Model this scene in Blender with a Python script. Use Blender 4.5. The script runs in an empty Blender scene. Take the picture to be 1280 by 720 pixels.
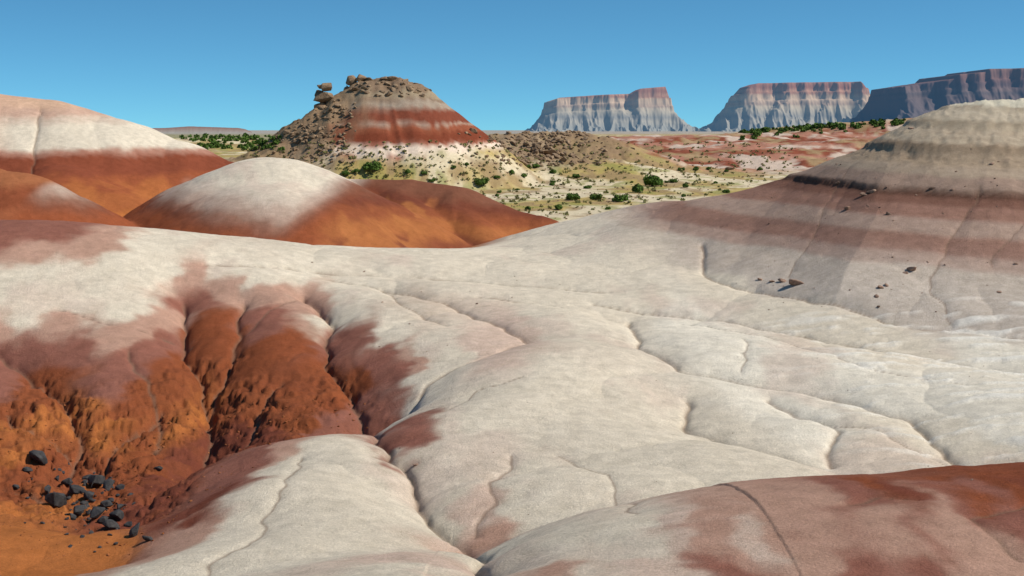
import bpy, bmesh, math, numpy as np
from mathutils import Vector
rng=np.random.default_rng(7)
F=1778.0; PITCH=math.atan(200/F); CP,SP=math.cos(PITCH),math.sin(PITCH)
S_=bpy.context.scene
def ts(u,v):
    a=(u-640)/F; b=(360-v)/F
    den=CP+b*SP
    return a/den,(-SP+b*CP)/den
def W3(u,v,y):
    t,s=ts(u,v); return (t*y,y,s*y)
# ---------------- noise -----------------
def perlin(x,y,seed=0):
    xi=np.floor(x).astype(np.int64); yi=np.floor(y).astype(np.int64)
    xf=x-xi; yf=y-yi
    def g(ix,iy,dx,dy):
        h=(ix*374761393+iy*668265263+seed*974711)&0xffffffff
        h=((h^(h>>13))*1274126177)&0xffffffff
        h=h^(h>>16)
        a=(h&0xffff)*(2*math.pi/65536.0)
        return np.cos(a)*dx+np.sin(a)*dy
    u=xf*xf*xf*(xf*(xf*6-15)+10); v=yf*yf*yf*(yf*(yf*6-15)+10)
    n00=g(xi,yi,xf,yf); n10=g(xi+1,yi,xf-1,yf); n01=g(xi,yi+1,xf,yf-1); n11=g(xi+1,yi+1,xf-1,yf-1)
    return ((n00*(1-u)+n10*u)*(1-v)+(n01*(1-u)+n11*u)*v)*1.4
def fbm(x,y,o=4,seed=0):
    r=0;a=1;f=1
    for i in range(o):
        r=r+a*perlin(x*f,y*f,seed+i*17); a*=.5; f*=2.03
    return r
def sst(a,b,x):
    t=np.clip((x-a)/(b-a),0,1); return t*t*(3-2*t)
def smax(a,b,k):
    h=np.maximum(k-np.abs(a-b),0)/k
    return np.maximum(a,b)+h*h*k*.25
def segd(x,y,p,q):
    dx,dy=q[0]-p[0],q[1]-p[1]; L=dx*dx+dy*dy+1e-9
    s=np.clip(((x-p[0])*dx+(y-p[1])*dy)/L,0,1)
    return np.hypot(x-p[0]-s*dx,y-p[1]-s*dy),s
def ridge(x,y,pts,m,b):
    out=np.full(x.shape,-1e3)
    if len(pts)==1: pts=[pts[0],pts[0]]
    for p,q in zip(pts[:-1],pts[1:]):
        d,s=segd(x,y,p,q)
        z=p[2]+(q[2]-p[2])*s-m*(np.sqrt(d*d+b*b)-b)
        out=np.maximum(out,z)
    return out
# ---------------- base surface control points -----------------
CT=[(-500,270,104),(-200,275,103),(0,280,102),(100,284,102),(200,294,103),(300,301,106),(430,309,110),(600,309,120),(700,298,135),(780,276,145),(870,254,148),(950,245,148),
(0,340,92),(100,340,93),(-300,340,90),(0,400,84),(100,400,85),(200,380,88),(-300,450,76),(0,470,76),(100,480,73),(200,470,75),(0,540,67),(100,540,66),
(200,550,65),(150,600,60),(110,640,55.5),(180,672,51),(60,600,60),(0,640,50),(50,680,45),(0,720,40),(130,715,43),(-300,650,45),
(280,340,95),(340,400,85),(400,470,74),(330,500,70),(460,492,69),(290,470,75),(270,535,69),(370,515,68),(480,350,96),(540,400,85),(500,440,77),
(430,515,61),(400,540,56),(330,600,48),(240,690,40),(150,725,37),(185,640,51),(210,600,55),(300,550,62),(480,600,49),(500,680,41),(380,690,39),
(600,440,75),(700,392,83),(640,430,74),(660,465,67),(560,490,64),(600,560,54),(520,590,50),(620,640,45.5),(700,660,43.5),(800,620,47),(720,520,60),(800,500,64),
(900,560,54),(1000,560,54),(1130,585,51.5),(900,620,47.5),(1240,585,52.5),(1200,520,60),(1280,490,64.5),(1000,480,67),(900,410,82),(1100,430,78),(1280,440,76),(900,470,68),
(1000,380,91),(880,330,105),(800,340,102),(700,345,99),(800,295,123),(600,345,99),(700,320,112),(1500,500,62),(1500,420,80),(1280,380,92),(1100,360,98)]
pts=[W3(*c) for c in CT]
for (u,y,z) in [(-300,128,-11.5),(0,128,-12),(200,130,-12.5),(300,132,-13),(450,138,-14),(600,150,-14.5),(700,165,-14.9),(800,180,-14),(900,185,-12),(1000,175,-9),
    (-300,165,-14),(0,165,-14),(300,165,-14.5),(500,170,-14.6),(1200,150,-8),(1500,140,-9),(1800,100,-11),
    (900,38,-12.3),(1100,40,-12.6),(1280,42,-12.6),(700,34,-12),(600,28,-11.6),(1500,45,-12.4),(1000,25,-12.2),(300,28,-11.7),(0,28,-12),(-400,30,-12),(640,18,-12),(1500,20,-12),(-600,18,-12),
    (640,200,-14.6),(100,200,-14.6),(1200,200,-13),(-600,200,-14.6),(2200,200,-13),(2200,50,-12)]:
    pts.append(((u-640)/F*y,y,z))
P=np.array(pts)
n=len(P)
def K(r2): return np.where(r2>1e-9,r2*np.log(r2+1e-9)*.5,0)
D2=(P[:,None,0]-P[None,:,0])**2+(P[:,None,1]-P[None,:,1])**2
A=np.zeros((n+3,n+3)); A[:n,:n]=K(D2/1600)+np.eye(n)*0.002
A[:n,n]=1;A[:n,n+1]=P[:,0]/40;A[:n,n+2]=P[:,1]/40;A[n:,:n]=A[:n,n:].T
sol=np.linalg.solve(A,np.concatenate([P[:,2],[0,0,0]]))
def tps(x,y):
    out=sol[n]+sol[n+1]*x/40+sol[n+2]*y/40
    for i in range(n):
        r2=((x-P[i,0])**2+(y-P[i,1])**2)/1600
        out+=sol[i]*K(r2)
    return out
PY=np.array([0,170,200,300,400,600,800,1500,5000,14000]);PZ=np.array([-15,-14.9,-14.6,-13.6,-12.6,-10.6,-9.4,-8.5,-13,-22])
# ---------------- grid -----------------
T=np.concatenate([-np.linspace(.9,.405,40),np.linspace(-.40,.40,860),np.linspace(.405,.9,40)])
Y=np.concatenate([np.geomspace(16,175,720,endpoint=False),np.geomspace(175,700,300,endpoint=False),np.geomspace(700,14000,120)])
YY,TT=np.meshgrid(Y,T,indexing='ij'); XX=YY*TT
NR,NC=XX.shape
Z=np.interp(YY,PY,PZ)
near=YY<200
zn=tps(XX[near],YY[near]); w=sst(155,195,YY[near])
Z[near]=np.clip(zn,-16.5,-3)*(1-w)+Z[near]*w
WX=XX+1.0*fbm(XX/14,YY/14,3,5); WY=YY+1.0*fbm(XX/14+9,YY/14,3,6)
def addr(ymin,ymax,pl,m,b,k,warp=True):
    mk=(YY>ymin)&(YY<ymax)
    Z[mk]=smax(Z[mk],ridge((WX if warp else XX)[mk],(WY if warp else YY)[mk],pl,m,b),k)
def shift(u,v,y,dy=5.8,dz=.75):
    x,yy,z=W3(u,v,y); return (x,yy-dy,z+dz)
# front-right red hump
hump=[shift(300,765,30.5),shift(490,715,32.5),shift(640,676,34),shift(760,650,35.3),shift(860,630,36.6),shift(960,610,38),shift(1060,596,39.3),shift(1180,592,40.2),shift(1280,582,41),shift(1600,560,42)]
addr(0,70,hump,.55,12,.3,False)
# right hill
addr(60,190,[(38,118,1.1),(60,126,2.0),(90,130,1)],.50,4,1.2)
addr(60,190,[(33,118,-1.6),(24,122,-4.8),(15,132,-6.8)],.34,5,2.2)
addr(60,190,[(38.5,117,1.3),(42,118,1.5)],.7,1.2,.3)
# left small mound
addr(90,180,[(-75,140,0),(-58,140,-1.2),(-49,138,-4.2),(-43,136,-8)],.62,4,.4)
# mid dome
addr(110,190,[(-27,158,-3.2),(-25,149,-3.3),(-24,140,-5.5)],.68,8,.5)
addr(110,200,[(-19,168,-5.9),(-12,167,-6.0),(-6,166,-6.9),(2,163,-11.5)],.62,2.5,.3)
addr(110,200,[(-13,163,-7.0),(-11,150,-10.5)],.6,2,.2)
addr(110,200,[(-6,164,-7.6),(-3,152,-12)],.6,2,.2)
addr(110,200,[(-6,164,-7.2),(3,163,-10),(7,162,-13)],.6,1.5,.2)
# big left mound
addr(130,300,[(-110,192,5.5),(-72,192,4.9),(-62,191,4.0),(-55,190,1.6),(-46,189,-1.6),(-39,188,-4.2)],.6,6,.6)
addr(130,300,[(-66,190,3.2),(-56,172,-4),(-50,160,-10)],.5,5,.5)
addr(130,300,[(-80,190,4),(-74,168,0),(-68,150,-8)],.5,5,.5)
# rocky capped hill + benches
addr(230,480,[(-33,345,11.6),(-27.5,345,11.6)],.82,6.5,.6)
addr(230,480,[(-46.5,340,4.6),(-38,342,8.2)],.8,2,1)
addr(230,480,[(-52,338,-3.5),(-60,345,-6),(-75,350,-9)],.3,4,2)
addr(230,480,[(-30,332,-9),(-45,328,-9)],.35,6,2)
# rubble mound right of it
addr(280,560,[(-8,400,-2.4),(8,410,-1.2),(20,415,-1.5),(26,420,-4)],.35,5,2)
addr(280,560,[(0,370,-7),(22,370,-8)],.2,6,2)
# red low badlands
for (u,v,y,l) in [(770,172,560,22),(830,170,620,30),(900,172,640,30),(960,168,700,35),(1040,165,720,45),(1010,178,520,26),(860,186,480,20),(930,188,470,18),(1080,172,560,30)]:
    x,yy,z=W3(u,v,y); addr(380,1000,[(x-l,yy,z-1),(x+l*.6,yy+6,z)],.14,12,3)
# right tree ridge
addr(400,1400,[W3(900,170,900),W3(1000,158,860),W3(1140,148,820),W3(1280,136,800),W3(1500,125,800)],.16,18,5)
# left far ridge
addr(400,1400,[W3(-100,172,700),W3(180,171,700),W3(300,174,720),W3(360,176,740)],.10,12,5)
mk=(YY>2000)&(YY<5000)
Z[mk]=smax(Z[mk],ridge(XX[mk],YY[mk],[W3(60,159,3000),W3(205,157,3000),W3(235,155,3000),W3(295,157,3000),W3(310,163,3020)],.5,6),3)
RB=Z.copy()
def hit(u,v,Zg=None):
    Zg=Z if Zg is None else Zg
    t,s=ts(u,v); j=int(np.clip(np.searchsorted(T,t),0,NC-1))
    col=Zg[:,j]-s*Y
    idx=np.nonzero(col>=0)[0]
    i=idx[0] if len(idx) else NR-1
    if i>0 and len(idx):
        f=col[i-1]/(col[i-1]-col[i]+1e-12); y=Y[i-1]+(Y[i]-Y[i-1])*f
    else: y=Y[i]
    return (t*y,y,s*y)
def gz(x,y):
    j=np.interp(x/y,T,np.arange(NC)); i=np.interp(y,Y,np.arange(NR))
    i0=int(min(i,NR-2)); j0=int(min(j,NC-2)); fi=i-i0; fj=j-j0
    return (Z[i0,j0]*(1-fi)+Z[i0+1,j0]*fi)*(1-fj)+(Z[i0,j0+1]*(1-fi)+Z[i0+1,j0+1]*fi)*fj
CR=[
([(232,345),(228,400),(250,440),(264,470),(262,495),(240,550)],1.9,2.4),
([(300,352),(300,390),(275,440),(264,470)],.9,1.4),
([(385,345),(415,382),(408,420),(440,465),(460,494)],1.5,2.0),
([(458,497),(400,522),(300,545),(240,560),(180,615)],.9,1.3),
([(0,415),(50,450),(105,500),(70,560)],1.4,2.2),
([(460,500),(485,540),(522,570),(520,600),(560,635),(590,650),(605,680)],1.1,2.0),
([(640,560),(620,612),(600,640)],.15,.8),
([(785,375),(800,410),(850,440),(950,455),(1050,475),(1130,500),(1200,545),(1245,576)],.95,3.0),
([(850,480),(870,520),(960,540),(1080,570),(1135,584)],.85,2.4),
([(960,480),(1040,515),(1045,550)],.4,1.3),
([(740,362),(900,385),(1080,422),(1290,455)],.6,3.2),
([(872,300),(876,325),(890,345),(960,358),(1060,378),(1120,395),(1290,414)],.45,1.6),
([(1055,215),(1010,300),(988,342)],.11,1.3),
([(1225,235),(1172,330),(1165,352),(1190,400)],.15,1.3),
([(1285,260),(1240,330)],.12,1.2),
([(250,318),(400,325),(520,335),(600,342),(760,352)],.55,3),
([(415,332),(480,345),(560,365),(600,385),(665,408)],.6,2.4),
([(480,345),(500,370),(560,400)],.2,1.2),
([(300,395),(345,370),(385,345)],.15,1.2),
([(500,488),(540,462),(600,438),(665,408)],.35,2.6),
([(560,500),(600,478),(650,465)],.12,1.4),
([(930,418),(925,445)],.12,.7),
([(1000,505),(1100,520),(1200,555)],.15,1),
([(600,360),(720,370),(790,378)],.3,2.4),
([(700,560),(760,590),(800,630)],.12,1.2),([(850,385),(960,410),(1080,450),(1200,470)],.2,2),
([(1130,620),(1090,618),(1060,628)],.12,.6),([(1290,622),(1230,645),(1260,690)],.15,1),
([(380,560),(340,640),(250,720)],.12,1),
([(50,130),(45,170),(35,215)],.9,3),([(240,395),(150,395),(60,380)],.18,1.5),
([(130,545),(60,520),(0,505)],.5,1),([(200,480),(150,520),(110,560)],.6,1.2),([(350,450),(320,500),(300,530)],.5,1.1),([(160,420),(190,470),(200,530)],.3,1.2),([(0,590),(60,610),(120,560)],.4,1.2)
]
CRW=[([hit(u,v,RB) for u,v in pl],D,Wd) for pl,D,Wd in CR]
WX=XX+.45*fbm(XX/4,YY/4,3,15); WY=YY+.45*fbm(XX/4+9,YY/4,3,16)
cre=np.full(Z.shape,9.0)
for pl,D,Wd in CRW:
    a=np.array(pl); R=Wd*5
    mk=(XX>a[:,0].min()-R)&(XX<a[:,0].max()+R)&(YY>a[:,1].min()-R)&(YY<a[:,1].max()+R)
    x,y=WX[mk],WY[mk]; d=np.full(x.shape,99.)
    for p,q in zip(pl[:-1],pl[1:]):
        if math.hypot(p[0]-q[0],p[1]-q[1])>45: continue
        d=np.minimum(d,segd(x,y,p,q)[0])
    if d.size and d.min()>90: continue
    wf=1.0
    if pl[0][1]>46: wf=sst(43,49,YY[mk])   # gullies of the far slope stay off the near hump
    wf=np.where(XX[mk]>6,wf,1)
    Z[mk]-=(D*np.exp(-d/Wd)+.12*min(1,D*2)*np.exp(-(d/.2)**2))*wf
    cre[mk]=np.minimum(cre[mk],d/min(1,D*2+.3)+9*(1-wf))
nm=1-sst(150,260,YY)
pil=np.abs(fbm(WX/13,WY/13,2,31)); Z+=nm*(.30*np.sqrt(pil+.004)-.15)*np.where(XX>-2,sst(42,50,YY),1)
Z+=nm*.045*np.sqrt(np.abs(perlin(WX/3.6,WY/5,77))+.004)
Z+=nm*.018*fbm(XX/.8,YY/.8,3,41)
# ---------------- colours -----------------
C=dict(P=(.68,.60,.48),W=(.74,.68,.57),G=(.50,.43,.365),U=(.28,.115,.082),V=(.475,.29,.215),K=(.60,.455,.365),R=(.25,.072,.03),O=(.42,.145,.043),D=(.185,.055,.033),
 M=(.36,.28,.23),B=(.25,.15,.115),T=(.38,.32,.25),N=(.29,.20,.165),L=(.54,.35,.24))
SM="""0,290,U 60,292,U 120,308,V 200,300,P 40,312,V 150,330,P 60,350,P 20,350,P 100,380,P 160,390,P 30,398,P 80,398,V 0,415,V 150,420,V 200,405,V 190,430,U 100,440,U 40,440,U 0,450,U 60,480,R 0,480,U 150,470,U 210,460,R 180,500,R 40,500,R 100,520,O 20,540,O 60,580,R 150,540,O 200,530,R 120,600,R 60,640,O 30,680,O 100,700,O 160,600,R 230,520,O
230,345,V 240,380,U 260,410,R 250,440,R 290,360,V 280,330,P 320,345,P 340,370,V 330,400,U 330,440,R 300,480,R 280,520,R 360,430,R 400,460,R 420,490,R 340,510,R 380,500,R 395,375,V 380,340,P 440,360,P 440,425,U 430,395,P 470,452,U 500,465,U 450,475,R 480,420,P 540,440,P 520,452,V 420,440,U 200,340,P 540,480,P
460,505,U 480,530,U 500,555,U 440,525,U 400,540,U 420,512,R 385,520,R 340,545,D 300,555,D 250,570,D 200,610,D 180,650,D 240,640,D 285,605,U 315,575,U 350,565,V 365,585,P 410,565,P 330,630,P 270,685,P 450,580,P 500,640,P 420,650,P 350,700,P 200,714,P 550,640,P 590,652,K 610,667,V 520,697,K 235,672,V 530,615,P
520,510,P 600,520,P 600,440,K 640,430,K 560,450,P 700,400,P 700,500,P 800,580,P 660,620,P 550,600,P 900,560,P 1000,500,W 1000,400,P 1100,430,P 1200,500,W 1250,540,W 900,350,P 800,300,P 700,310,P 600,330,P 860,270,G 700,350,P 500,320,P 400,312,P 850,400,W 950,440,W 1100,480,W 1270,450,W 1130,560,P 800,380,P 1240,560,P
900,290,G 900,330,G 980,352,G 1100,375,G 1250,395,G 1200,400,G"""
HM="""520,720,P 600,706,P 700,690,P 800,660,P 780,685,P 850,650,K 900,640,V 900,685,V 960,628,V 1000,618,V 1050,608,U 1100,606,R 1180,606,R 1250,598,R 1280,612,R 1200,645,V 1100,645,V 1000,690,V 900,712,U 1250,695,V 1150,690,U 800,706,K 700,717,V 1280,655,U 1000,655,V 1270,604,D 1070,615,U 1130,616,D 1050,712,U 1200,714,V 940,660,K 1200,622,U 1250,630,U"""
SP_=[];SC=[]
for grp,ym in ((SM,150),(HM,46)):
  for s in grp.split():
    u,v,c=s.split(',')
    p=hit(float(u),float(v))
    if p[1]>ym: continue
    if grp is SM and p[1]<46 and float(u)>640: continue
    SP_.append(p); SC.append(C[c])
SP_=np.array(SP_);SC=np.array(SC)
sel=YY<235
wa=1.0-.45*sst(0,12,XX[sel])
x=XX[sel]+.9*wa*fbm(XX[sel]/3,YY[sel]/3,4,51); y=YY[sel]+3.0*fbm(XX[sel]/3,YY[sel]/4,4,52); z=Z[sel]+.25*fbm(XX[sel]/2,YY[sel]/2,3,53)
num=np.zeros((x.size,3));den=np.zeros(x.size)
for p,c in zip(SP_,SC):
    d2=(x-p[0])**2+(.3*(y-p[1]))**2+(1.8*(z-p[2]))**2+.12
    wgt=1/(d2*d2*d2)
    den+=wgt; num+=wgt[:,None]*c
colN=num/den[:,None]
def mix(a,b,w): return a*(1-w[...,None])+np.asarray(b)*w[...,None]
COL=np.zeros((NR,NC,3))
n1=fbm(XX/22,YY/34,4,61); n2=fbm(XX/7,YY/11,4,62); n3=fbm(XX/60,YY/60,3,63)
pc=np.ones((NR,NC,3))*np.array((.42,.32,.12))
pc=mix(pc,(.62,.53,.37),sst(-.15,.25,n1+.3*n2+.45*(1-sst(190,290,YY))))
pc=mix(pc,(.25,.25,.07),sst(.15,.5,n2-.3*n1)*.7)
pc=mix(pc,(.28,.19,.115),sst(.12,.45,-n2-.2*n1+.12*sst(280,330,YY))*.65)
red=sst(370,430,YY)*(1-sst(820,900,YY))*sst(10,40,XX)
zb=Z+1.2*n1
bands=np.sin(zb*2.1)*.5+.5
rc=mix(mix(np.ones((NR,NC,3))*np.array((.38,.18,.125)),(.23,.07,.04),sst(.3,.7,bands)),(.54,.43,.35),sst(.08,.4,n1-.2*n2))
rc=mix(rc,(.36,.28,.15),sst(.15,.4,-n1+.2*n2)*.7)
pc=pc*(1-red[...,None])+rc*red[...,None]
far=sst(780,860,YY)
pc=mix(pc,(.40,.31,.15),far*.8*sst(60,200,XX)); pc=mix(pc,(.24,.23,.14),far*(1-sst(0,60,XX))*.8)
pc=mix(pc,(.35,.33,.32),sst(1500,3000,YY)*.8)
pc=mix(pc,(.24,.14,.12),((YY>2500)&(YY<3500)&(XX<-400)&(Z>-8)).astype(float))
COL[:]=pc
def strat(zq,zs,cs,soft=None):
    return np.stack([np.interp(zq,zs,[c[k] for c in cs]) for k in range(3)],-1)
def bandsP(lst,s=.12):
    zs=[];cs=[]
    lo=-99
    for zt,c in lst:
        zs+= [lo+s,zt-s]; cs+=[c,c]; lo=zt
    return zs,cs
# rocky hill strata
hx=np.hypot(XX+31,YY-345)
hm=(1-sst(27,30,hx+1.5*n2))*(YY>250)*(YY<420)*sst(-9.5,-8.5,Z)
zz=Z+.5*n2
zs,cs=bandsP([(-7.2,(.54,.38,.27)),(-6.4,(.33,.12,.07)),(-3.6,(.70,.57,.46)),(-3.0,(.32,.13,.085)),(-.6,(.19,.05,.026)),(0.8,(.26,.08,.042)),(1.4,(.36,.24,.18)),(4.2,(.20,.058,.034)),(4.7,(.26,.14,.10)),(6.4,(.34,.27,.21)),(7.2,(.24,.17,.12)),(8.8,(.32,.25,.17)),(30,(.22,.15,.10))],.16)
hc=strat(zz,zs,cs)
rub=sst(-36,-44,XX+4*n2)
hc=mix(hc,(.28,.19,.115),rub*.85)
COL=COL*(1-hm[...,None])+hc*hm[...,None]
rm=((1-sst(22,34,np.hypot((XX-8)*1.1,(YY-400)*.6)+6*n2)))
COL=mix(COL,(.25,.17,.105),rm*.85)
bl=(1-sst(12,22,np.hypot((XX+56)*.8,(YY-338)*.6)+5*n2)); COL=mix(COL,(.28,.19,.115),bl*.85)
tmp=np.zeros((NR,NC,3)); tmp[sel]=colN
nb=.35*n2+.25*fbm(XX/2.5,YY/2.5,3,64)
zl_=Z+nb
zs,cs=bandsP([(-9.5,C['O']),(-7.4,(.34,.11,.04)),(-5.6,(.28,.08,.035)),(-3.4,(.225,.062,.032)),(-2.7,(.38,.19,.135)),(.6,C['P']),(1.6,(.60,.48,.38)),(2.6,(.53,.35,.265)),(30,(.58,.38,.265))],.25)
lm=strat(zl_,zs,cs); pk=sst(-60,-67,XX+.3*(YY-175)+n2); lm=mix(lm,(.57,.36,.26),pk*sst(-3.4,-2.6,zl_)*.9)
lm=mix(lm,(.42,.145,.046),sst(.0,.5,fbm(XX/5,YY/8,3,69))*(1-sst(-6.5,-5,zl_))*.6)
zs,cs=bandsP([(-9,(.5,.32,.23)),(-7.5,(.31,.10,.045)),(-5.5,(.24,.07,.032)),(-3.6,(.34,.125,.055)),(-2.8,(.25,.077,.035)),(30,(.56,.37,.25))],.3)
sm=strat(zl_,zs,cs); iss=(1-sst(157,160,YY))*sst(-36,-39,XX)
zt=-7.9+.75*np.maximum(0,XX+20.5+nb)-.10*(XX+25); zr=Z+1.2*nb-zt
zs,cs=bandsP([(-1.6,(.28,.08,.034)),(-.8,(.23,.08,.045)),(-.1,(.29,.155,.11)),(.9,(.46,.34,.27)),(1.8,(.58,.48,.39)),(30,C['P'])],.4)
md=strat(zr,zs,cs)
rr_=sst(-19,-15,XX+2*nb)
orr=strat(Z+nb+.15*XX,*bandsP([(-12.5,(.22,.068,.034)),(-11,(.35,.125,.045)),(-9.9,(.25,.077,.034)),(-9.1,(.17,.052,.03)),(30,(.20,.08,.048))],.35))
orr=mix(orr,(.40,.15,.052),sst(.0,.4,fbm(XX/3,YY/5,3,65)-.3*(Z+9))*(1-sst(-11,-7,XX))*.8)
md=md*(1-rr_[...,None])+orr*rr_[...,None]
mo=lm*(1-iss[...,None])+sm*iss[...,None]
ismid=sst(-44,-42.5,XX-.1*(YY-150))*(1-sst(176,179,YY))
mo=mo*(1-ismid[...,None])+md*ismid[...,None]
back=sst(124,127,YY)*np.maximum(1-sst(0,6,XX-.25*(YY-150)),(1-sst(8,10,XX))*sst(154,157,YY))
tmp=tmp*(1-back[...,None])+mo*back[...,None]
# right hill
hr=np.hypot(XX-42,YY-120)
rhm=(1-sst(27,38,hr-sst(0,20,XX-30)*4))*(XX>8)*sst(-10.6,-9.6,Z+.3*n2)
zh=Z+.05*(XX-30)+.16*n2
zs,cs=bandsP([(-9.2,(.48,.40,.33)),(-8.4,(.39,.27,.215)),(-7.3,(.29,.165,.125)),(-6.3,(.375,.265,.21)),(-5.4,(.29,.16,.12)),(-4.8,(.20,.10,.072)),(-4.5,(.12,.06,.042)),(-3.6,(.32,.225,.175)),(-2.9,(.38,.295,.22)),(-1.9,(.34,.26,.185)),(-1.5,(.27,.20,.14)),(-.2,(.43,.35,.26)),(.1,(.33,.265,.19)),(1.0,(.45,.38,.29)),(1.15,(.38,.31,.23)),(30,(.58,.53,.42))],.13)
tmp=tmp*(1-rhm[...,None])+strat(zh,zs,cs)*rhm[...,None]
h_above=Z-np.interp(YY,PY,PZ)
wn=np.zeros((NR,NC)); wn[sel]=1
wn*=np.where(YY>172,sst(.5,1.3,h_above+.3*n2),1)*(1-sst(222,234,YY))
COL=COL*(1-wn[...,None])+tmp*wn[...,None]
zl=Z+.05*(XX-30)+.08*n2
ln=sum(np.exp(-((zl-a)/b)**2)*c for a,b,c in [(-2.3,.09,.6),(-1.1,.06,.5),(-.7,.08,.5),(-.4,.05,.5),(.5,.05,.3),(-3.1,.05,.4),(-6.0,.1,.25)])
rh=rhm*(hr<30)
COL=mix(COL,(.15,.10,.07),np.clip(ln*(.6+.6*perlin(XX/3,YY/3,66)),0,1)*rh*.65)
Z+=rh*(.34*sst(-1.95,-1.75,zl)+.26*sst(-.3,-.1,zl)+.28*sst(-4.7,-4.5,zl)+.15*sst(.9,1.05,zl)-.26*np.abs(perlin(XX/1.2,YY/1.2,67))*sst(-3.2,-2.4,zl)-.10*np.abs(perlin(np.arctan2(YY-120,XX-42)*14,hr/30,68)))
rough=np.clip((COL[...,0]-COL[...,2])/(COL[...,0]+.01)-.62,0,.25)/.25*(1-sst(150,220,YY))
lowz=sst(-13.3,-14.4,Z+.9*perlin(XX/3,YY/3,90))*rough*(XX<0)*sst(47,52,YY+.25*XX+4)
Z+=rough*.05*fbm(XX/1.5,YY/1.5,4,91)
cr1=np.abs(fbm(XX/1.5+.4*n2,YY/1.9,5,92)); Z+=lowz*(.42*np.sqrt(cr1+.01)-.25+.16*fbm(XX/.7,YY/.7,3,93))
cr2=np.abs(fbm(WX/2.2,WY/8,2,94)); Z-=rough*(XX<-4)*sst(-11.8,-13.2,Z)*.16*(1-np.sqrt(cr2+.02))
st=(Z*2.6+.6*n2)%1.0; Z+=lowz*.16*(sst(.0,.25,st)-st)
COL=mix(COL,(.14,.045,.024),np.clip(lowz*(1-sst(.0,.2,cr1)),0,1)*.6)
COL=mix(COL,(.26,.08,.032),lowz*sst(-.1,.3,n1+fbm(XX/2.5,YY/2.5,3,99))*.6)
rr=np.clip(hm*(sst(7,9,Z)+rub)+rm+bl,0,1)
Z+=rr*(.9*fbm(XX/4,YY/4,4,95)); Z-=hm*(1-rr)*.7*np.abs(perlin(np.arctan2(YY-345,XX+31)*8,hx/40,96))*sst(4,18,hx)
Z+=.25*fbm(XX/9,YY/9,4,97)*sst(180,240,YY)*(1-hm)*(1-rr)
Z+=red*1.2*np.abs(fbm(XX/14,YY/14,3,98))
# faint pinkish clay stains on the pale ground
pale=sst(.40,.48,COL[...,2])*(YY<150)
COL=mix(COL,(.60,.47,.385),pale*sst(.15,.7,fbm(XX/6,YY/12,4,110))*.55)
COL*= (1+.08*fbm(XX/5,YY/8,4,101)+.06*fbm(XX/.8,YY/.8,3,102))[...,None]
COL=mix(COL,(.20,.13,.09),np.exp(-(cre/.11)**2)*.6)
lz=fbm(XX/5,YY/.9,4,105)
lime=(sst(.2,.5,lz))*sst(11,20,XX)*(1-sst(84,90,YY))*sst(47,51,YY)*(Z<-10.3)
COL=mix(COL,(.83,.80,.73),lime*.65); Z+=lime*.12
COL=np.clip(COL,.02,.86)
# ---------------- materials helper -----------------
def newmat(name,rough=.95,spec=.15):
    m=bpy.data.materials.new(name); m.use_nodes=True; nt=m.node_tree; b=nt.nodes['Principled BSDF']
    b.inputs['Roughness'].default_value=rough; b.inputs['Specular IOR Level'].default_value=spec
    return m,nt,b
def N(nt,t,**k):
    return nt.nodes.new(t)
def noise(nt,scale,detail=6,rough=.6):
    g=N(nt,'ShaderNodeNewGeometry'); t=nt.nodes.new('ShaderNodeTexNoise')
    t.inputs['Scale'].default_value=scale;t.inputs['Detail'].default_value=detail;t.inputs['Roughness'].default_value=rough
    nt.links.new(g.outputs['Position'],t.inputs['Vector']); return t
def ramp(nt,src,stops):
    r=nt.nodes.new('ShaderNodeValToRGB'); e=r.color_ramp.elements
    while len(e)<len(stops): e.new(.5)
    for i,(p,c) in enumerate(stops): e[i].position=p; e[i].color=(*c,1) if len(c)==3 else c
    nt.links.new(src,r.inputs['Fac']); return r
def mul(nt,a,b,f=1):
    m=nt.nodes.new('ShaderNodeMix'); m.data_type='RGBA'; m.blend_type='MULTIPLY'; m.inputs[0].default_value=f
    nt.links.new(a,m.inputs[6]); nt.links.new(b,m.inputs[7]); return m.outputs[2]
gm,nt,b=newmat('badlands_clay',.98,.05)
at=N(nt,'ShaderNodeAttribute'); at.attribute_name='Col'
r1=ramp(nt,noise(nt,1.3,8,.7).outputs['Fac'],[(.3,(.84,.82,.79)),(.7,(1.12,1.11,1.10))])
r2=ramp(nt,noise(nt,14,6,.85).outputs['Fac'],[(.3,(.68,.66,.64)),(.68,(1.22,1.22,1.22))])
c=mul(nt,mul(nt,at.outputs['Color'],r1.outputs['Color']),r2.outputs['Color'])
nt.links.new(c,b.inputs['Base Color'])
b1=N(nt,'ShaderNodeBump'); b1.inputs['Strength'].default_value=.85; b1.inputs['Distance'].default_value=.10
nt.links.new(noise(nt,10,9,.8).outputs['Fac'],b1.inputs['Height'])
b2=N(nt,'ShaderNodeBump'); b2.inputs['Strength'].default_value=.35; b2.inputs['Distance'].default_value=.2
nt.links.new(noise(nt,1.3,7,.68).outputs['Fac'],b2.inputs['Height']); nt.links.new(b1.outputs[0],b2.inputs['Normal'])
nt.links.new(b2.outputs[0],b.inputs['Normal'])
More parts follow.
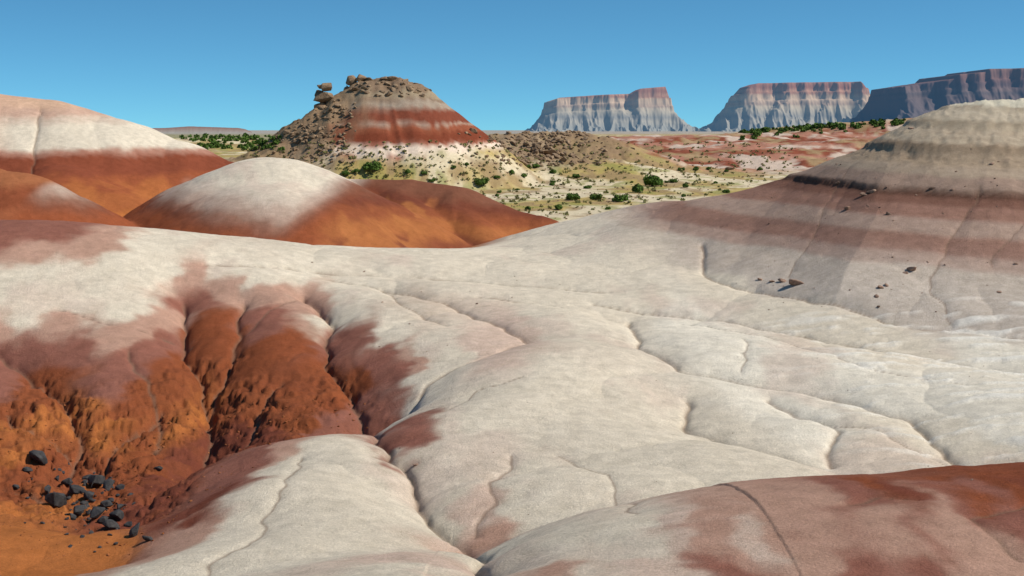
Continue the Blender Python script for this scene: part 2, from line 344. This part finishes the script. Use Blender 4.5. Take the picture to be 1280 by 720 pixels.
def gridmesh(name,X,Yg,Zg,colr,mat):
    nr,nc=X.shape
    me=bpy.data.meshes.new(name)
    v=np.stack([X,Yg,Zg],-1).reshape(-1,3).astype(np.float32)
    i=np.arange(nr*nc).reshape(nr,nc)
    f=np.stack([i[:-1,:-1],i[:-1,1:],i[1:,1:],i[1:,:-1]],-1).reshape(-1,4)
    me.vertices.add(len(v)); me.vertices.foreach_set('co',v.ravel())
    me.loops.add(f.size); me.loops.foreach_set('vertex_index',f.ravel().astype(np.int32))
    me.polygons.add(len(f)); me.polygons.foreach_set('loop_start',np.arange(0,f.size,4,dtype=np.int32))
    me.polygons.foreach_set('use_smooth',np.ones(len(f),bool))
    me.update(calc_edges=True)
    ca=me.color_attributes.new('Col','FLOAT_COLOR','POINT')
    cc=np.concatenate([colr.reshape(-1,3),np.ones((nr*nc,1))],1).astype(np.float32); ca.data.foreach_set('color',cc.ravel())
    me.materials.append(mat)
    o=bpy.data.objects.new(name,me); S_.collection.objects.link(o); return o
gridmesh('badlands_terrain',XX,YY,Z,COL,gm)
# ---------------- rocks -----------------
def tmpl(seed,npt=16,sq=(1,.85,.7)):
    r=np.random.default_rng(seed); bm=bmesh.new()
    p=r.normal(size=(npt,3)); p/=np.linalg.norm(p,axis=1)[:,None]; p=np.sign(p)*np.abs(p)**.75*np.array(sq)*r.uniform(.8,1.05,(npt,1))
    for q in p: bm.verts.new(q)
    h=bmesh.ops.convex_hull(bm,input=bm.verts)
    bmesh.ops.delete(bm,geom=[g for g in h['geom_interior'] if isinstance(g,bmesh.types.BMVert)],context='VERTS')
    bmesh.ops.bevel(bm,geom=list(bm.edges),offset=.06,segments=1,affect='EDGES')
    bmesh.ops.triangulate(bm,faces=bm.faces)
    bm.verts.index_update()
    V=np.array([v.co[:] for v in bm.verts]); Fc=np.array([[v.index for v in f.verts] for f in bm.faces]); bm.free(); return V,Fc
TM=[tmpl(i) for i in range(8)]
def rotm(r,tilt=.5):
    a=r.uniform(0,6.28); b_=r.uniform(-tilt,tilt); c_=r.uniform(-tilt,tilt)
    Rz=np.array([[math.cos(a),-math.sin(a),0],[math.sin(a),math.cos(a),0],[0,0,1]])
    Rx=np.array([[1,0,0],[0,math.cos(b_),-math.sin(b_)],[0,math.sin(b_),math.cos(b_)]])
    Ry=np.array([[math.cos(c_),0,math.sin(c_)],[0,1,0],[-math.sin(c_),0,math.cos(c_)]])
    return Rz@Rx@Ry
def rocks(name,items,mat):
    vs=[];fs=[];o=0
    for (x,y,z,sx,sy,sz) in items:
        V,Fc=TM[rng.integers(8)]
        v=(V*np.array((sx,sy,sz)))@rotm(rng).T+np.array((x,y,z)); vs.append(v); fs.append(Fc+o); o+=len(v)
    me=bpy.data.meshes.new(name); me.from_pydata(np.concatenate(vs).tolist(),[],np.concatenate(fs).tolist()); me.materials.append(mat)
    ob=bpy.data.objects.new(name,me); S_.collection.objects.link(ob); return ob
def rockmat(name,c1,c2,sc=3):
    m,nt,b=newmat(name,.9,.2)
    r=ramp(nt,noise(nt,sc,8,.7).outputs['Fac'],[(.32,c1),(.68,c2)]); nt.links.new(r.outputs['Color'],b.inputs['Base Color'])
    bp=N(nt,'ShaderNodeBump'); bp.inputs['Strength'].default_value=.7; bp.inputs['Distance'].default_value=.3/sc
    nt.links.new(noise(nt,sc*2.5,8,.7).outputs['Fac'],bp.inputs['Height']); nt.links.new(bp.outputs[0],b.inputs['Normal']); return m
basalt=rockmat('basalt',(.022,.021,.022),(.075,.07,.068),5)
sand=rockmat('sandstone_rock',(.13,.08,.05),(.37,.255,.155),.8)
brs=rockmat('brown_stone',(.16,.09,.06),(.38,.25,.18),4)
ors=rockmat('red_clod',(.14,.045,.02),(.38,.135,.045),4)
it=[]
def put(u,v,px,asp=.8,sink=.25):
    x,y,z=hit(u,v); s=px*y/F*.5; return (x,y,gz(x,y)+s*asp*(1-2*sink)*.5,s,s*.85,s*asp)
for u,v,px in [(48,578,26),(35,592,12),(72,634,28),(96,618,20),(84,606,16),(122,607,26),(135,612,20),(150,612,14),(112,622,16),(120,645,26),(100,643,20),(132,635,18),(146,650,22),(140,662,22),(168,669,22),(185,676,14),(150,636,12),(60,614,12),(90,650,14),(110,600,12),(128,655,16),(160,658,12),(72,600,9),(20,610,8),(198,588,10),(140,628,10),(105,632,12)]:
    it.append(put(u,v,px*1.25,.8,.0))
for i in range(90):
    u=rng.normal(112,38); v=rng.normal(632,26); it.append(put(u,v,rng.uniform(3,11)))
rocks('basalt_boulders',it,basalt)
it=[]
for i in range(650):
    u=rng.uniform(0,460); v=rng.uniform(500,715); x,y,z=hit(u,v)
    if z<-13.0 and y>44 and x<-5: it.append(put(u,v,rng.uniform(1.2,4)*rng.uniform(.6,1.6),.7))
rocks('red_clay_rubble',it,ors)
it=[]
for u,v,px in [(390,328,5),(475,433,4),(478,378,4),(520,581,9),(596,380,5),(512,405,4),(500,560,4),(455,340,4),(965,352,14),(950,350,9),(995,356,26),(978,352,14),(1140,338,18),(1132,342,8),(1100,360,12),(1108,357,9),(1096,371,9),(1250,365,12),(1087,239,22),(1080,244,12),(1060,260,12),(1110,268,10),(1165,236,10),(1098,384,8),(1190,236,8),(1215,600,6),(1240,205,8),(1140,160,10),(1047,229,8),(527,365,3),(1270,330,7),(640,372,3),(700,356,3)]:
    it.append(put(u,v,px,.6))
for i in range(80):
    it.append(put(rng.uniform(960,1280),rng.uniform(180,390),rng.uniform(1.5,4.5),.6))
for i in range(90):
    it.append(put(rng.uniform(300,1280),rng.uniform(320,700),rng.uniform(1,2.4),.6))
rocks('scattered_stones',it,brs)
it=[]
def cap(u,v,w,h,y=345):
    x,yy,z=W3(u,v,y); it.append((x,yy,z,w*y/F*.5,w*y/F*.45,h*y/F*.5))
for a in [(406,137,30,22,340),(404,123,28,22,340),(408,110,22,18,340),(399,118,14,18,341),(400,108,10,9,340),(440,101,20,22),(452,99,22,18),(465,100,26,16),(480,100,22,14),(492,101,28,15),(505,105,22,14),(447,110,26,14),(475,110,40,12),(520,112,20,10),(436,112,14,14),(500,113,26,9),(430,118,16,12),(420,130,18,16),(425,140,20,14)]: cap(*a)
for i in range(400):
    u=rng.normal(400,32); v=rng.uniform(125,205)
    if u>445: continue
    x,y,z=hit(u,v)
    if 250<y<430: it.append(put(u,v,rng.uniform(2,12)*rng.uniform(.4,1),.7))
for i in range(70):
    x,y,z=hit(rng.uniform(430,540),rng.uniform(100,120))
    if 250<y<430: s=rng.uniform(.3,1.2); it.append((x,y,z,s,s,s*.6))
rocks('caprock_boulders',it,sand)
it=[]
for i in range(560):
    u=rng.normal(680,38); v=rng.uniform(160,208)
    x,y,z=hit(u,v)
    if 280<y<520: it.append(put(u,v,rng.uniform(2,14)*rng.uniform(.4,1),.7))
it.append(put(688,192,30,.5));it.append(put(912,212,12,.6))
for i in range(700):
    u=rng.uniform(430,960); v=rng.uniform(200,285); x,y,z=hit(u,v)
    if y>200: it.append(put(u,v,rng.uniform(1,5),.6))
rocks('rubble_boulders',it,sand)
# ---------------- junipers -----------------
def leafmat(name,c1,c2):
    m,nt,b=newmat(name,.8,.15)
    r=ramp(nt,noise(nt,1.6,5,.7).outputs['Fac'],[(.35,c1),(.65,c2)]); nt.links.new(r.outputs['Color'],b.inputs['Base Color']); return m
jm=leafmat('juniper_foliage',(.04,.085,.014),(.12,.19,.033)); bark=rockmat('bark',(.08,.05,.035),(.2,.14,.1),6)
sg=leafmat('sage_foliage',(.13,.13,.045),(.29,.27,.10))
def leaves(r,nl,rad=(1,1,.9),ncl=9,ls=.10):
    cs=r.normal(size=(ncl,3)); cs/=np.linalg.norm(cs,axis=1)[:,None]; cs*=np.array(rad)*r.uniform(.35,.72,(ncl,1)); cs[:,2]=np.abs(cs[:,2])*1.1-.05
    cr=r.uniform(.25,.42,ncl)
    k=r.integers(0,ncl,nl); d=r.normal(size=(nl,3)); d/=np.linalg.norm(d,axis=1)[:,None]
    c=cs[k]+d*cr[k][:,None]*r.uniform(.6,1.08,(nl,1)); c[:,2]=np.maximum(c[:,2],-.1)+.25
    a=r.normal(size=(nl,3));a/=np.linalg.norm(a,axis=1)[:,None]; bb=np.cross(a,d); bb/=np.linalg.norm(bb,axis=1)[:,None]+1e-6
    s=r.uniform(.5,1.2,(nl,1))*ls
    return np.stack([c-a*s-bb*s*.6,c+a*s-bb*s*.6,c+a*s*.7+bb*s,c-a*s*.7+bb*s],1).reshape(-1,3)
def trunkv(): 
    V=[];Fc=[]
    def limb(p,q,r0,r1):
        p=np.array(p,float);q=np.array(q,float);o=len(V); n_=6
        for c_,r_ in ((p,r0),(q,r1)):
            for k in range(n_): V.append(c_+r_*np.array((math.cos(k*6.283/n_),math.sin(k*6.283/n_),0)))
        for k in range(n_): Fc.append([o+k,o+(k+1)%n_,o+n_+(k+1)%n_,o+n_+k])
    limb((0,0,-.25),(.04,0,.35),.12,.08)
    for e in [(.5,.1,.7),(-.45,.2,.75),(.1,-.5,.7),(-.1,.1,1.0)]: limb((.04,0,.3),e,.06,.02)
    return V,Fc
jmesh=[]
for i in range(4):
    r=np.random.default_rng(40+i); L=leaves(r,1500,(1,1,.75),11,.085); V,Fc=trunkv(); o=len(V)
    me=bpy.data.meshes.new('juniper'); vv=[list(q) for q in V]+L.tolist(); ff=Fc+[[o+4*k,o+4*k+1,o+4*k+2,o+4*k+3] for k in range(len(L)//4)]
    me.from_pydata(vv,[],ff); me.materials.append(jm); me.materials.append(bark)
    for k in range(len(Fc)): me.polygons[k].material_index=1
    jmesh.append(me)
JP=[(490,229,26),(466,213,24),(384,206,22),(432,219,12),(590,248,18),(565,237,16),(815,233,26),(797,241,20),(855,253,30),(776,252,20),(745,250,16),(708,289,20),(698,262,12),(716,250,18),(602,232,18),(640,218,10),(870,213,9),(908,241,10),(735,236,10),(510,217,10),(655,222,9),(720,222,10),(540,228,9),(600,290,5),(690,232,9),(445,216,9),(530,218,8),(660,262,8),(950,213,7),(760,262,7)]
for i in range(26): JP.append((rng.uniform(560,940),rng.uniform(206,250),rng.uniform(5,10)))
for k,(u,v,px) in enumerate(JP):
    x,y,z=hit(u,v)
    if y<175: continue
    o=bpy.data.objects.new('juniper_tree',jmesh[k%4]); s=px*y/F*.62
    o.location=(x,y,gz(x,y)); o.scale=(s*rng.uniform(.9,1.2),s,s*rng.uniform(.75,1)); o.rotation_euler=(0,0,rng.uniform(0,6)); S_.collection.objects.link(o)
def mass(name,places,mat,nl,ls):
    vs=[]
    for (x,y,s) in places:
        L=leaves(rng,nl,(1,1,.7),4,ls)*s; vs.append(L+np.array((x,y,gz(x,y)-.1*s)))
    v=np.concatenate(vs); me=bpy.data.meshes.new(name); me.from_pydata(v.tolist(),[],np.arange(len(v)).reshape(-1,4).tolist()); me.materials.append(mat)
    o=bpy.data.objects.new(name,me); S_.collection.objects.link(o)
pl=[]
for i in range(150):
    x,y,z=hit(rng.uniform(225,352),rng.uniform(171,188))
    if 250<y<1500: pl.append((x,y,rng.uniform(1.2,2.6)*y/750))
for i in range(210):
    u=rng.uniform(925,1290); v=np.interp(u,[900,1140,1280],[166,150,138])+abs(rng.normal(0,4))
    x,y,z=hit(u,v)
    if 400<y<1500: pl.append((x,y,rng.uniform(1.5,3)*y/800))
mass('juniper_woodland',pl,jm,60,.25)
pl=[]
for i in range(1700):
    x,y,z=hit(rng.uniform(300,1000),rng.uniform(178,292))
    if y>185: pl.append((x,y,rng.uniform(.25,.8)*(y/300)**.6))
mass('sagebrush',pl,sg,26,.22)
# ---------------- buttes -----------------
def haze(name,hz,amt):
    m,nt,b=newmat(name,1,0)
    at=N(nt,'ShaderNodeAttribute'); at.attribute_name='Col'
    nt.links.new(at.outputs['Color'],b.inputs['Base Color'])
    b.inputs['Emission Color'].default_value=(*hz,1); b.inputs['Emission Strength'].default_value=amt; return m  # blue glow in the rock material stands in for aerial haze
def butte(name,top,vbase,yd,cliff,tl,tr,tf,mat,pal,seed):
    tp=[W3(u,v,yd) for u,v in top]; xs=np.array([p[0] for p in tp]); zs=np.array([p[2] for p in tp]); zb=W3(640,vbase,yd)[2]-12
    x0,x1=xs[0],xs[-1]; dep=(x1-x0)*.45
    X,Yg=np.meshgrid(np.linspace(x0-tl*1.6,x1+tr*1.6,620),np.concatenate([np.linspace(-tf*1.6,dep*.35,170),np.linspace(dep*.4,dep+tf,40)]))
    Xw=X+22*perlin(X/150,Yg/150,seed+9); Yw=Yg+60*fbm(X/150,Yg/400,3,seed+8)
    top_=np.interp(X,xs,zs)
    dxl=np.maximum(x0-Xw,0)/tl; dxr=np.maximum(Xw-x1,0)/tr; dy=np.maximum(-Yw,0)/tf; db=np.maximum(Yw-dep,0)/tf
    d=np.hypot(np.maximum(dxl,dxr),np.maximum(dy,db))
    fl=1-np.abs(perlin(X/45,Yg/160,seed))*1.6-.5*np.abs(perlin(X/17,Yg/90,seed+1))
    d2=d+.03*perlin(X/40,Yg/40,seed+2)+.012*perlin(X/12,Yg/12,seed+4)-.01
    hc=np.interp(d2,[0,.02,.05,.08,.12,.16,.5,1,1.35],[1,.97,1-cliff*.5,1-cliff*.55,1-cliff*.95,1-cliff,(1-cliff)*.42,.05,0])
    zz=zb+(top_-zb)*hc
    zz-= (1-fl)*(top_-zb)*.13*sst(.10,.35,d2)*(1-sst(.8,1.25,d2))
    hh=(zz-zb)/(top_.max()-zb)+.012*perlin(X/60,Yg/60,seed+3)
    cc=np.stack([np.interp(hh,pal[0],[p[k] for p in pal[1]]) for k in range(3)],-1)
    cc*=(1+.28*perlin(X/10,Yg/80,seed+7)*sst(.4,.6,hh))[...,None]
    gridmesh(name,X,Yg+yd,zz,np.clip(cc*.88,.02,1),mat)
hm1=haze('butte_rock_haze_glow',(.22,.45,.74),.17)
hm2=haze('mesa_rock_haze_glow',(.12,.30,.55),.16)
pl1=([0,.15,.28,.36,.46,.54,.58,.66,.74,.78,.84,.88,1],[(.25,.24,.21),(.23,.225,.20),(.30,.27,.22),(.21,.20,.18),(.33,.285,.22),(.37,.30,.22),(.28,.20,.15),(.42,.30,.21),(.40,.28,.19),(.24,.11,.075),(.37,.20,.13),(.23,.09,.06),(.28,.13,.09)])
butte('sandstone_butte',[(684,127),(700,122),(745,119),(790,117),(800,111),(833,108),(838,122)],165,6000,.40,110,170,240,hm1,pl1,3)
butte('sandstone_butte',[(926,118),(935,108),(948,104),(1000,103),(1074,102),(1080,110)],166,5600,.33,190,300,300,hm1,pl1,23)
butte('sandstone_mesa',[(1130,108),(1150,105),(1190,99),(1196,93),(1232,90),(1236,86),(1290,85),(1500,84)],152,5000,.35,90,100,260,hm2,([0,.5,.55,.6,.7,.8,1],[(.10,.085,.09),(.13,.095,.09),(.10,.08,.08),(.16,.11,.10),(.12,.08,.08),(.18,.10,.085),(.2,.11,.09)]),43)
# ---------------- light, sky, camera -----------------
EL,AZ=math.radians(46),math.radians(101)
w=bpy.data.worlds.new('World'); S_.world=w; w.use_nodes=True; nt=w.node_tree
bg=nt.nodes['Background']; sk=nt.nodes.new('ShaderNodeTexSky'); sk.sky_type='NISHITA'; sk.sun_disc=False; sk.sun_elevation=EL; sk.sun_rotation=AZ
sk.altitude=1600; sk.air_density=1.0; sk.dust_density=.2; sk.ozone_density=2.5
tc=nt.nodes.new('ShaderNodeTexCoord'); va=nt.nodes.new('ShaderNodeVectorMath'); va.operation='MULTIPLY_ADD'; va.inputs[1].default_value=(1,1,1.9); va.inputs[2].default_value=(0,0,.075)
vn=nt.nodes.new('ShaderNodeVectorMath'); vn.operation='NORMALIZE'
nt.links.new(tc.outputs['Generated'],va.inputs[0]); nt.links.new(va.outputs[0],vn.inputs[0]); nt.links.new(vn.outputs[0],sk.inputs['Vector'])
tint=nt.nodes.new('ShaderNodeMix'); tint.data_type='RGBA'; tint.blend_type='MULTIPLY'; tint.inputs[0].default_value=1; tint.inputs[7].default_value=(.60,1.20,1.30,1)
nt.links.new(sk.outputs[0],tint.inputs[6])
nt.links.new(tint.outputs[2],bg.inputs[0]); bg.inputs[1].default_value=.095
sl=bpy.data.lights.new('sun','SUN'); sl.energy=5.0; sl.angle=math.radians(.5); sl.color=(1,.94,.84)
so=bpy.data.objects.new('sun',sl); S_.collection.objects.link(so)
sv=Vector((math.sin(AZ)*math.cos(EL),math.cos(AZ)*math.cos(EL),math.sin(EL))); so.rotation_euler=sv.to_track_quat('Z','Y').to_euler()
cd=bpy.data.cameras.new('camera'); co=bpy.data.objects.new('camera',cd); S_.collection.objects.link(co); S_.camera=co
cd.sensor_width=36; cd.lens=F/1280*36; cd.clip_start=.5; cd.clip_end=40000
co.rotation_euler=(math.pi/2-PITCH,0,0)
S_.view_settings.view_transform='Standard'; S_.view_settings.look='None'; S_.view_settings.exposure=0
